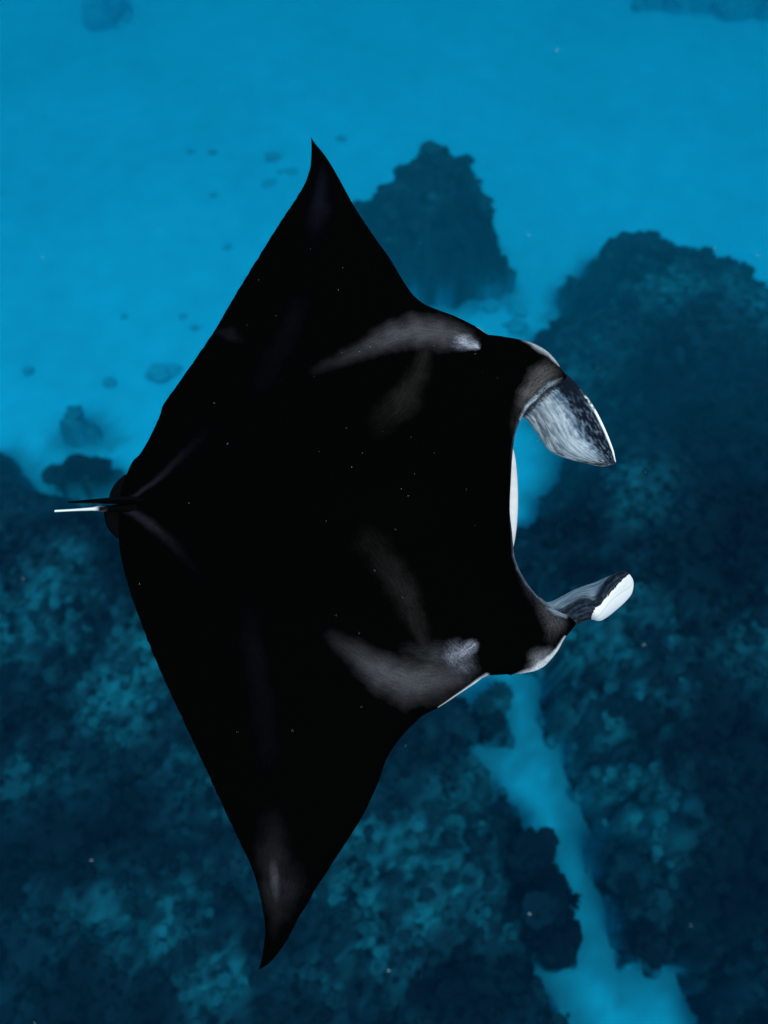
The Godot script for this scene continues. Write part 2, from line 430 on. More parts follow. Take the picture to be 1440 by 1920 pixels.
func build_reef(called: String, label: String, list: Array, tall: float, slope: float, step: float, sd: int, n_large: int, group: String, haze_tint := 0.0):
	var foot := PackedVector2Array()
	var mid := Vector2.ZERO
	for i in range(0, list.size(), 2):
		foot.append(Vector2(list[i], list[i + 1]))
		mid += foot[foot.size() - 1]
	mid /= foot.size()
	var lo := foot[0]; var hi := foot[0]
	for p in foot:
		lo = lo.min(p); hi = hi.max(p)
	lo -= Vector2(0.5, 0.5); hi += Vector2(0.5, 0.5)
	lo = lo.max(Vector2(-8.6, -17)); hi = hi.min(Vector2(10.6, 8.6))
	var nx := int((hi.x - lo.x) / step) + 1
	var nz := int((hi.y - lo.y) / step) + 1
	var v := PackedVector3Array(); var col := PackedColorArray(); var edge := PackedFloat32Array()
	for j in nz:
		for i in nx:
			var x := lo.x + i * step
			var z := lo.y + j * step
			var wx := 0.24 * fine.get_noise_2d(x * 1.5 + sd * 13.0, z * 1.5) + 0.07 * fine.get_noise_2d(x * 4.5, z * 4.5 + sd)
			var wz := 0.24 * fine.get_noise_2d(x * 1.5, z * 1.5 + sd * 29.0) + 0.07 * fine.get_noise_2d(x * 4.5 + sd, z * 4.5)
			var d := inside_by(foot, Vector2(x + wx, z + wz)) - (0.10 if slope > 0.5 else 0.03)
			var y := 0.0
			if d < 0.0:
				y = -0.22 + d * 0.8
			else:
				var rise := 1.0 - exp(-d / slope)
				var c1 := minf(1.0, cells_big.get_noise_2d(x + wx, z + wz) + 1.0)
				var c2 := minf(1.0, cells_small.get_noise_2d(x + wx * 0.5, z + wz * 0.5) + 1.0)
				var lump := 0.40 * (1.0 - c1 * c1) + 0.07 * (1.0 - c2 * c2)
				y = -0.22 + (tall + 0.22) * rise * (1.0 + 0.35 * broad.get_noise_2d(x * 0.9 + sd * 3.0, z * 0.9)) + lump * smooth01(0.0, 0.3, d) + 0.05 * fine.get_noise_2d(x * 5.0, z * 5.0)
			v.append(Vector3(x - mid.x, y, z - mid.y))
			edge.append(d)
	var idx := PackedInt32Array()
	for j in nz - 1:
		for i in nx - 1:
			var a := j * nx + i
			if maxf(maxf(edge[a], edge[a + 1]), maxf(edge[a + nx], edge[a + nx + 1])) < -0.3: continue
			idx.append_array([a, a + 1, a + nx, a + 1, a + nx + 1, a + nx])
	# push the steep sides in and out so that they bulge and overhang
	var out := PackedVector3Array()
	for j in nz:
		for i in nx:
			var a := j * nx + i
			var p := v[a]
			var tx := v[j * nx + mini(i + 1, nx - 1)] - v[j * nx + maxi(i - 1, 0)]
			var tz := v[mini(j + 1, nz - 1) * nx + i] - v[maxi(j - 1, 0) * nx + i]
			var n := tz.cross(tx).normalized()
			var c3 := minf(1.0, cells_small.get_noise_3d(p.x * 0.8, p.y * 0.8 + sd, p.z * 0.8) + 1.0)
			var push := (0.20 if slope > 0.4 else 0.10) * (1.0 - c3 * c3) + 0.10 * fine.get_noise_3d(p.x * 2.2, p.y * 2.2, p.z * 2.2 + sd) + 0.05 * fine.get_noise_3d(p.x * 6.0, p.y * 6.0, p.z * 6.0)
			p += n * push * (0.35 + 0.65 * (1.0 - n.y)) * smooth01(-0.1, 0.25, edge[a])
			out.append(p)
			col.append(reef_color(p.x + mid.x, p.z + mid.y, p.y, edge[a]).lerp(SAND, haze_tint))  # hazy masses paled towards sand colour: haze painted in
	v = out
	var o := Node3D.new()
	o.name = numbered(called)
	o.position = Vector3(mid.x, 0, mid.y)
	add_child(o)
	tag(o, label, called.replace("_", " "), group)
	var m := ArrayMesh.new()
	surface(m, v, idx, col, PackedVector2Array(), false)
	part("reef_rock", m, coral_mat, o)
	# corals that grow on it: the large ones as parts, the small ones as a cover
	var r := RandomNumberGenerator.new()
	r.seed = 100 + sd
	var cover := {}
	var area := 0
	for e in edge:
		if e > 0.06: area += 1
	var n_small := int(area * step * step * 85.0)
	var put := 0
	var tries := 0
	while put < n_large + n_small and tries < 40 * (n_large + n_small):
		tries += 1
		var k := r.randi() % v.size()
		if edge[k] < 0.06: continue
		var large := put < n_large
		if large and edge[k] < 0.2: continue
		put += 1
		var kind: String = ["boulder", "bush", "plate", "bush", "bush", "boulder"][r.randi() % 6]
		var shape := "%s_%d" % [kind, r.randi() % 3]
		var size := r.randf_range(0.13, 0.22) if large else r.randf_range(0.03, 0.085)
		var b := Basis(Vector3.UP, r.randf() * TAU).rotated(Vector3(r.randf_range(-1, 1), 0, r.randf_range(-1, 1)).normalized(), r.randf_range(0, 0.35)).scaled(Vector3(size, size * r.randf_range(0.7, 1.1), size))
		var p := v[k] + Vector3(r.randf_range(-0.5, 0.5) * step, -0.15 * size, r.randf_range(-0.5, 0.5) * step)
		var c := col[k] * r.randf_range(0.78, 1.2)
		c.a = 1.0
		if large:
			var mat := coral_mat.duplicate()
			mat.albedo_color = c.linear_to_srgb()
			var q := part({"boulder": "boulder_coral", "bush": "branching_coral", "plate": "plate_coral"}[kind], coral_shapes[shape], mat, o)
			q.transform = Transform3D(b, p)
		else:
			if not cover.has(shape): cover[shape] = []
			cover[shape].append([Transform3D(b, p), c])
	for shape in cover:
		var mm := MultiMesh.new()
		mm.transform_format = MultiMesh.TRANSFORM_3D
		mm.use_colors = true
		mm.mesh = coral_shapes[shape]
		mm.instance_count = cover[shape].size()
		for i in cover[shape].size():
			mm.set_instance_transform(i, cover[shape][i][0])
			mm.set_instance_color(i, coded(cover[shape][i][1]))
		var mi := MultiMeshInstance3D.new()
		mi.name = "coral_growth"
		mi.multimesh = mm
		mi.material_override = coral_mat
		o.add_child(mi, true)
		mi.set_meta("kind", "stuff")


func build_rocks():
	# x, z, radius, label
	var spots := [
		[-2.44, -8.83, 0.17, "topmost hazy coral rock of the cluster left of the upper wing tip"],
		[-2.02, -8.36, 0.15, "hazy dark coral rock on sand, nearest to the upper wing tip"],
		[-2.49, -7.99, 0.15, "lowest hazy coral rock of the cluster left of the upper wing tip"],
		[-2.23, -8.33, 0.11, "small hazy coral rock amid the cluster of rocks by the upper wing tip"],
		[-3.64, -7.66, 0.09, "small lone coral rock below the cluster of rocks by the upper wing tip"],
		[-4.29, -9.05, 0.09, "tiny dark coral rock on open sand, left one of a level pair"],
		[-3.80, -9.02, 0.09, "tiny dark coral rock on open sand, right one of a level pair"],
		[-5.07, -8.36, 0.06, "tiny dark coral rock farthest left on the open sand, level with the wing tip"],
		[-3.89, -4.28, 0.09, "upper of two dark coral rocks close to the upper wing's trailing edge"],
		[-3.64, -4.00, 0.08, "lower of two dark coral rocks close to the upper wing's trailing edge"],
		[-4.18, -2.90, 0.20, "faint broad coral rubble rock half sunk in sand beside the manta's back edge"],
		[-3.95, -2.99, 0.14, "faint coral rock half sunk in sand touching the manta's back edge in view"],
		[-5.08, -2.69, 0.11, "small dark coral rock on sand above the round hazy bommie"],
		[-5.04, -4.28, 0.07, "tiny coral rock alone on the open sand left of the upper wing"],
		[2.59, -4.42, 0.18, "upper of two dark coral rocks between the tall bommie and the right reef"],
		[2.54, -3.99, 0.20, "lower of two dark coral rocks between the tall bommie and the right reef"],
		[2.03, -4.53, 0.20, "coral rock at the foot of the tall bommie, on the side of the manta's head"],
		[-3.22, -6.13, 0.10, "tiny coral rock on sand close beside the upper wing's middle"],
		[-0.96, -9.45, 0.12, "faint coral rock on sand just right of the upper wing tip"],
		[-6.65, -2.99, 0.09, "tiny coral rock on sand by the frame's left edge"]]
	for i in spots.size():
		var s: Array = spots[i]
		var mat := coral_mat.duplicate()
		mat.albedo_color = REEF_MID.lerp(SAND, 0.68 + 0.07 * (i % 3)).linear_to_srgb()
		var o := part(numbered("coral_rock"), coral_shapes["boulder_%d" % (i % 3)], mat, self)
		o.transform = Transform3D(Basis(Vector3.UP, i * 1.7).scaled(Vector3(s[2], s[2] * 0.7, s[2] * 0.85)), Vector3(s[0], -0.02, s[1]))
		tag(o, s[3], "coral rock", "coral rocks lying on the sand")


# ==================================================== the manta
func camber(z: float) -> float:
	var s := absf(z) / 2.2
	return 0.30 * s * s - 0.26 * s * s * s * s


func build_manta():
	var o := Node3D.new()
	o.name = "manta_ray"
	o.transform = Transform3D(Basis(Vector3.RIGHT, deg_to_rad(17.0)), Vector3(-0.223, 8.311, 4.391))
	add_child(o)
	tag(o, "black manta ray with open mouth and pale head fins gliding above the reef", "manta ray")
	var front := track(RIM_FRONT)
	var back := track(RIM_BACK)
	var nu := 110
	var zs := PackedFloat32Array()
	var nz := 430
	for i in nz:
		var q := float(i) / (nz - 1)
		zs.append(lerpf(-2.107, 2.220, q))
	var top := PackedVector3Array(); var low := PackedVector3Array(); var uv := PackedVector2Array()
	for z in zs:
		var xf := along(front, z)
		var xb := along(back, z)
		xb += 0.004 * fine.get_noise_1d(z * 16.0) * smooth01(0.25, 0.6, absf(z)) * smooth01(0.0, 0.3, xf - xb)
		xf = maxf(xf, xb + 0.001)
		var chord := xf - xb
		var half := (0.020 + 0.15 * exp(-pow(absf(z) / 0.62, 2.0)) + 0.02 * exp(-pow(absf(z) / 1.4, 2.0))) * minf(1.0, chord / 0.35)
		for k in nu:
			var s := 0.5 - 0.5 * cos(PI * k / (nu - 1))      # 0 at the leading rim, 1 at the trailing rim
			var x := xf - chord * s
			var foil := (2.969 * sqrt(s) - 1.26 * s - 3.516 * s * s + 2.843 * s * s * s - 1.036 * s * s * s * s)
			var u := 1.0 - s
			var w := 0.05 + 0.5 * u
			var spine := 0.05 * exp(-pow(z / w, 2.0)) * smooth01(0.0, 0.12, u) * smooth01(0.0, 0.3, s)
			var y := camber(z)
			top.append(Vector3(x, y + half * foil + spine, z))
			low.append(Vector3(x, y - half * foil * 0.65, z))
			uv.append(Vector2((x + 1.25) / 2.5, (z + 2.3) / 4.6))
	var m := ArrayMesh.new()
	var both := PackedVector3Array(top)
	surface(m, both, grid_index(nz, nu), PackedColorArray(), uv, false)
	var idx := grid_index(nz, nu)
	surface(m, low, idx, PackedColorArray(), uv, false)
	# the belly faces down: turn its skin over
	var arr := m.surface_get_arrays(1)
	var ii: PackedInt32Array = arr[Mesh.ARRAY_INDEX]
	var nn: PackedVector3Array = arr[Mesh.ARRAY_NORMAL]
	for i in range(0, ii.size(), 3):
		var t := ii[i]
		ii[i] = ii[i + 1]
		ii[i + 1] = t
	for i in nn.size(): nn[i] = -nn[i]
	var flat := ArrayMesh.new()
	flat.add_surface_from_arrays(Mesh.PRIMITIVE_TRIANGLES, m.surface_get_arrays(0))
	arr[Mesh.ARRAY_INDEX] = ii
	arr[Mesh.ARRAY_NORMAL] = nn
	flat.add_surface_from_arrays(Mesh.PRIMITIVE_TRIANGLES, arr)
	var hide := StandardMaterial3D.new()
	hide.resource_name = "manta_back"
	hide.albedo_texture = back_texture()
	hide.roughness = 0.62
	hide.metallic_specular = 0.03
	var belly := StandardMaterial3D.new()
	belly.resource_name = "manta_belly"
	belly.albedo_color = Color(0.76, 0.76, 0.77)
	belly.roughness = 0.7
	flat.surface_set_material(0, hide)
	flat.surface_set_material(1, belly)
	part("body", flat, null, o)

	var skin_mat := StandardMaterial3D.new()
	skin_mat.resource_name = "manta_skin"
	skin_mat.vertex_color_use_as_albedo = true
	skin_mat.vertex_color_is_srgb = true
	skin_mat.roughness = 0.6
	skin_mat.metallic_specular = 0.08

	# head fins: sections from root to tip, each outer rim, middle, inner rim
	var left_fin := [
		[Vector3(1.169, 0.020, -0.742), Vector3(1.061, -0.030, -0.655), Vector3(0.934, -0.080, -0.505)],
		[Vector3(1.244, 0.040, -0.651), Vector3(1.133, -0.040, -0.598), Vector3(1.003, -0.140, -0.509)],
		[Vector3(1.329, 0.030, -0.538), Vector3(1.211, -0.060, -0.484), Vector3(1.067, -0.180, -0.445)],
		[Vector3(1.393, 0.010, -0.417), Vector3(1.274, -0.070, -0.367), Vector3(1.137, -0.180, -0.338)],
		[Vector3(1.443, -0.020, -0.300), Vector3(1.359, -0.080, -0.286), Vector3(1.245, -0.150, -0.278)],
		[Vector3(1.460, -0.050, -0.243), Vector3(1.448, -0.070, -0.228), Vector3(1.387, -0.090, -0.227)]]
	part("head_fin", sheet(left_fin, 110, 70, 0.022, left_fin_color), skin_mat, o).set_meta("label", "left head fin with its pale inner face turned up")
	var right_fin := [
		[Vector3(1.023, -0.050, 0.483), Vector3(1.111, 0.030, 0.597), Vector3(1.184, 0.000, 0.627)],
		[Vector3(1.097, -0.160, 0.501), Vector3(1.155, 0.020, 0.569), Vector3(1.228, -0.010, 0.613)],
		[Vector3(1.242, -0.200, 0.432), Vector3(1.236, 0.030, 0.527), Vector3(1.283, -0.040, 0.595)],
		[Vector3(1.365, -0.180, 0.386), Vector3(1.298, 0.040, 0.533), Vector3(1.351, -0.080, 0.596)],
		[Vector3(1.407, -0.120, 0.370), Vector3(1.352, 0.050, 0.470), Vector3(1.437, -0.080, 0.538)],
		[Vector3(1.435, -0.070, 0.364), Vector3(1.410, 0.040, 0.409), Vector3(1.507, -0.080, 0.472)],
		[Vector3(1.454, -0.020, 0.364), Vector3(1.458, 0.020, 0.374), Vector3(1.512, -0.040, 0.423)],
		[Vector3(1.465, -0.010, 0.365), Vector3(1.475, 0.000, 0.372), Vector3(1.497, -0.020, 0.386)]]
	part("head_fin", sheet(right_fin, 110, 70, 0.022, right_fin_color), skin_mat, o).set_meta("label", "right head fin rolled edge-on with a white outer tip")

	# lower jaw: the pale lip that shows in front of the mouth
	var jaw := []
	for i in 40:
		var q := float(i) / 39.0
		var z := lerpf(-0.40, 0.31, q)
		var x := 0.935 - 0.055 * pow(absf(q - 0.42) / 0.58, 2.2)
		var fat := sqrt(clampf(1.0 - pow(2.0 * q - 1.0, 8.0), 0.0, 1.0)) + 0.05
		var ring := []
		for k in 16:
			var a := TAU * k / 16
			ring.append(Vector3(x - 0.07 + cos(a) * 0.07 * fat, -0.075 + sin(a) * 0.028 * fat, z))
		jaw.append(ring)
	part("lower_jaw", skin(jaw, func(p, _a, _b): return Color(0.50, 0.47, 0.48) * (1.0 + 0.15 * fine.get_noise_3d(p.x * 6.0, p.y, p.z * 14.0))), skin_mat, o)

	# tail stalk with a pale scar, and the little back fin in front of it
	var tail := []
	for i in 60:
		var q := float(i) / 59.0
		var x := lerpf(-0.90, -1.494, q)
		var rad := lerpf(0.046, 0.016, smooth01(0.15, 0.55, q)) * lerpf(1.0, 0.5, smooth01(0.5, 0.9, q)) * (1.0 + 0.22 * exp(-pow((x + 1.262) / 0.02, 2.0)))
		var ring := []
		for k in 14:
			var a := TAU * k / 14
			ring.append(Vector3(x, 0.005 - 0.008 * q + sin(a) * rad, 0.008 + 0.030 * q + cos(a) * rad))
		tail.append(ring)
	part("tail", skin(tail, tail_color), skin_mat, o)
	var fin := []
	for i in 30:
		var q := float(i) / 29.0
		var x := lerpf(-0.96, -1.401, q)
		var tall := 0.10 * sin(PI * pow(q, 0.75) * 0.9) * (1.0 - 0.55 * q) * minf(1.0, q * 4.0) + 0.012
		var base := lerpf(0.03, 0.055, q)
		var thick := lerpf(0.022, 0.004, q) * minf(1.0, q * 5.0 + 0.02)
		var ring := []
		for k in 12:
			var a := TAU * k / 12
			ring.append(Vector3(x, base + sin(a) * tall * 0.6 + tall * 0.3, lerpf(-0.010, 0.004, q) + cos(a) * thick))
		fin.append(ring)
	part("dorsal_fin", skin(fin, func(_p, _a, _b): return Color(0.0012, 0.0012, 0.0016)), skin_mat, o)

	# pelvic fins under the tail root
	for s in [-1, 1]:
		var lobe := []
		for i in 24:
			var q := float(i) / 23.0
			var z0: float = lerpf(0.012, 0.21, q) * s
			var reach: float = -1.06 - 0.195 * sqrt(clampf(1.0 - pow(q * 1.02, 2.4), 0.0, 1.0)) + (0.02 if s < 0 else 0.0)
			var ring := []
			for k in 14:
				var a := TAU * k / 14
				ring.append(Vector3(lerpf(-0.98, reach, 0.5 + 0.5 * cos(a)), -0.045 + 0.007 * sin(a) - 0.02 * q, z0))
			lobe.append(ring)
		part("pelvic_fin", skin(lobe, func(p, _a, _b): return Color(0.0012, 0.0012, 0.0016).lerp(Color(0.35, 0.37, 0.4), smooth01(0.185, 0.205, absf(p.z)) * float(s > 0))), skin_mat, o)
		# eyes on the sides of the head
		var eye := SphereMesh.new()
		eye.radius = 0.022
		eye.height = 0.044
		var em := StandardMaterial3D.new()
		em.albedo_color = Color(0.03, 0.03, 0.035)
		em.roughness = 0.15
		part("eye", eye, em, o).position = Vector3(0.86, -0.012, -0.895 if s < 0 else 0.855)


# A thick skin through cross-sections of three points each; smooth both ways, with rounded rims.
func sheet(sections: Array, nu: int, nv: int, thick: float, color: Callable) -> ArrayMesh:
	var p := []
	for i in nu:
		var t := float(i) / (nu - 1) * (sections.size() - 1)
		var k := mini(int(t), sections.size() - 2)
		var q := t - k
		var c := []
		for e in 3:
			var a: Vector3 = sections[maxi(k - 1, 0)][e]; var b: Vector3 = sections[k][e]; var d: Vector3 = sections[k + 1][e]; var f: Vector3 = sections[mini(k + 2, sections.size() - 1)][e]
			c.append(b.cubic_interpolate(d, a, f, q))
		var row := []
		for j in nv:
			var v := float(j) / (nv - 1)
			var l: Vector3 = c[0] * (1 - v) * (1 - 2 * v) + c[1] * 4 * v * (1 - v) + c[2] * v * (2 * v - 1)
			row.append(l)
		p.append(row)
	var rings := []
	for i in nu:
		var ring := []
		var under := []
		for j in nv:
			var du: Vector3 = p[mini(i + 1, nu - 1)][j] - p[maxi(i - 1, 0)][j]
			var dv: Vector3 = p[i][mini(j + 1, nv - 1)] - p[i][maxi(j - 1, 0)]
			var n := du.cross(dv).normalized()
			if n.y < 0.0: n = -n
			var v := float(j) / (nv - 1)
			var h := thick * 0.5 * sqrt(clampf(1.0 - pow(2.0 * v - 1.0, 6.0), 0.0, 1.0)) * sqrt(clampf((1.0 - float(i) / (nu - 1)) * 12.0, 0.02, 1.0))
			ring.append(p[i][j] + n * h)
			under.append(p[i][j] - n * h)
		under.reverse()
		rings.append(ring + under)
	return skin(rings, func(_q, u, k):
		var v: float = k * 2.0 if k < 0.5 else 2.0 - k * 2.0 - 1.0 / nv
		return color.call(u, clampf(v, 0.0, 1.0), k < 0.5))


func left_fin_color(u: float, v: float, above: bool) -> Color:
	if not above: return Color(0.4565, 0.4565, 0.4648)
	var streak := fine.get_noise_2d(u * 4.0, v * 24.0)
	var fleck := fine.get_noise_2d(u * 22.0 + 50.0, v * 22.0)
	var c := Color(0.1245, 0.1577, 0.1992).lerp(Color(0.4316, 0.4731, 0.5146), clampf(0.52 + 0.75 * streak + 0.35 * fleck + 0.25 * (u - 0.4), 0.0, 1.0))
	# grey stripes along the lower, inner side
	var bars := smooth01(0.58, 0.86, v) * clampf(0.60 + 0.5 * sin(v * 52.0 + streak * 5.0) + 0.5 * fleck, 0.0, 1.0)
	c = c.lerp(Color(0.0249, 0.0373, 0.0539), 0.85 * bars)
	# dark marbling along the outer rim and over the tip
	var wob := v + 0.10 * fine.get_noise_2d(u * 9.0, v * 8.0 + 9.0) + 0.06 * fleck
	c = c.lerp(Color(0.0291, 0.0622, 0.1162), 0.75 * smooth01(0.52, 0.36, wob))
	var marble := smooth01(0.40, 0.27, wob)
	marble = maxf(marble, smooth01(0.76, 0.94, u + 0.12 * fleck))
	marble = maxf(marble, smooth01(0.20, 0.13, u + 0.03 * fleck) * 0.9)
	var spot := clampf(1.0 - 1.6 * maxf(0.0, fine.get_noise_2d(u * 13.0 + 3.0, v * 16.0)) * smooth01(0.2, 0.45, u), 0.0, 1.0)
	c = c.lerp(Color(0.0042, 0.0075, 0.0133), marble * spot)
	# white outer rim
	c = c.lerp(Color(0.664, 0.664, 0.664), smooth01(0.05, 0.025, v) * smooth01(0.30, 0.50, u + 0.15 * fleck))
	c = c.lerp(Color(0.5395, 0.5644, 0.581), 0.6 * smooth01(0.975, 0.99, v) * smooth01(0.2, 0.4, u))
	return c


func right_fin_color(u: float, v: float, above: bool) -> Color:
	if not above: return Color(0.5976, 0.581, 0.581)
	var streak := fine.get_noise_2d(u * 4.0 + 20.0, v * 24.0)
	var fleck := fine.get_noise_2d(u * 24.0 + 90.0, v * 24.0)
	var soft := fine.get_noise_2d(u * 7.0 + 40.0, v * 9.0)
	var c := Color(0.083, 0.112, 0.1411).lerp(Color(0.2988, 0.3403, 0.3818), clampf(0.5 + 0.9 * streak, 0.0, 1.0))
	var dark := Color(0.005, 0.0066, 0.0108).lerp(Color(0.0291, 0.0415, 0.0622), clampf(0.25 + 0.9 * soft + 0.5 * fleck, 0.0, 1.0))
	var wob := v + 0.10 * soft + 0.05 * streak + 0.22 * smooth01(0.38, 0.66, u)
	c = c.lerp(dark, smooth01(0.20, 0.42, wob))
	var rim := lerpf(1.05, 0.53, smooth01(0.24, 0.42, u))
	c = c.lerp(Color(0.6806, 0.6557, 0.6557), smooth01(rim, rim + 0.03, v + 0.03 * fleck))
	# shading of the fold painted in: a greyer inner strip and a fine line
	var crease := rim + 0.24 + 0.10 * sin(u * 9.0)
	c = c.lerp(Color(0.50, 0.475, 0.48), 0.55 * smooth01(rim + 0.02, rim + 0.06, v) * smooth01(crease + 0.03, crease - 0.10, v) * clampf(0.8 + 0.6 * soft, 0.0, 1.0))
	c = c.lerp(Color(0.30, 0.29, 0.30), 0.6 * smooth01(0.018, 0.0, absf(v - crease)) * smooth01(rim + 0.05, rim + 0.1, v))
	return c


func tail_color(p: Vector3, u: float, k: float) -> Color:
	var up := sin(TAU * k)
	var c := Color(0.0010, 0.0010, 0.0013)
	c = c.lerp(Color(0.083, 0.1079, 0.1328), smooth01(0.52, 0.60, u) * smooth01(0.68, 0.6, u) * clampf(0.5 + 2.0 * fine.get_noise_3d(p.x * 20.0, p.y * 20.0, p.z * 20.0), 0.0, 1.0))
	return c.lerp(Color(0.6225, 0.664, 0.6972), smooth01(0.60, 0.64, u) * smooth01(0.62, 0.92, up))


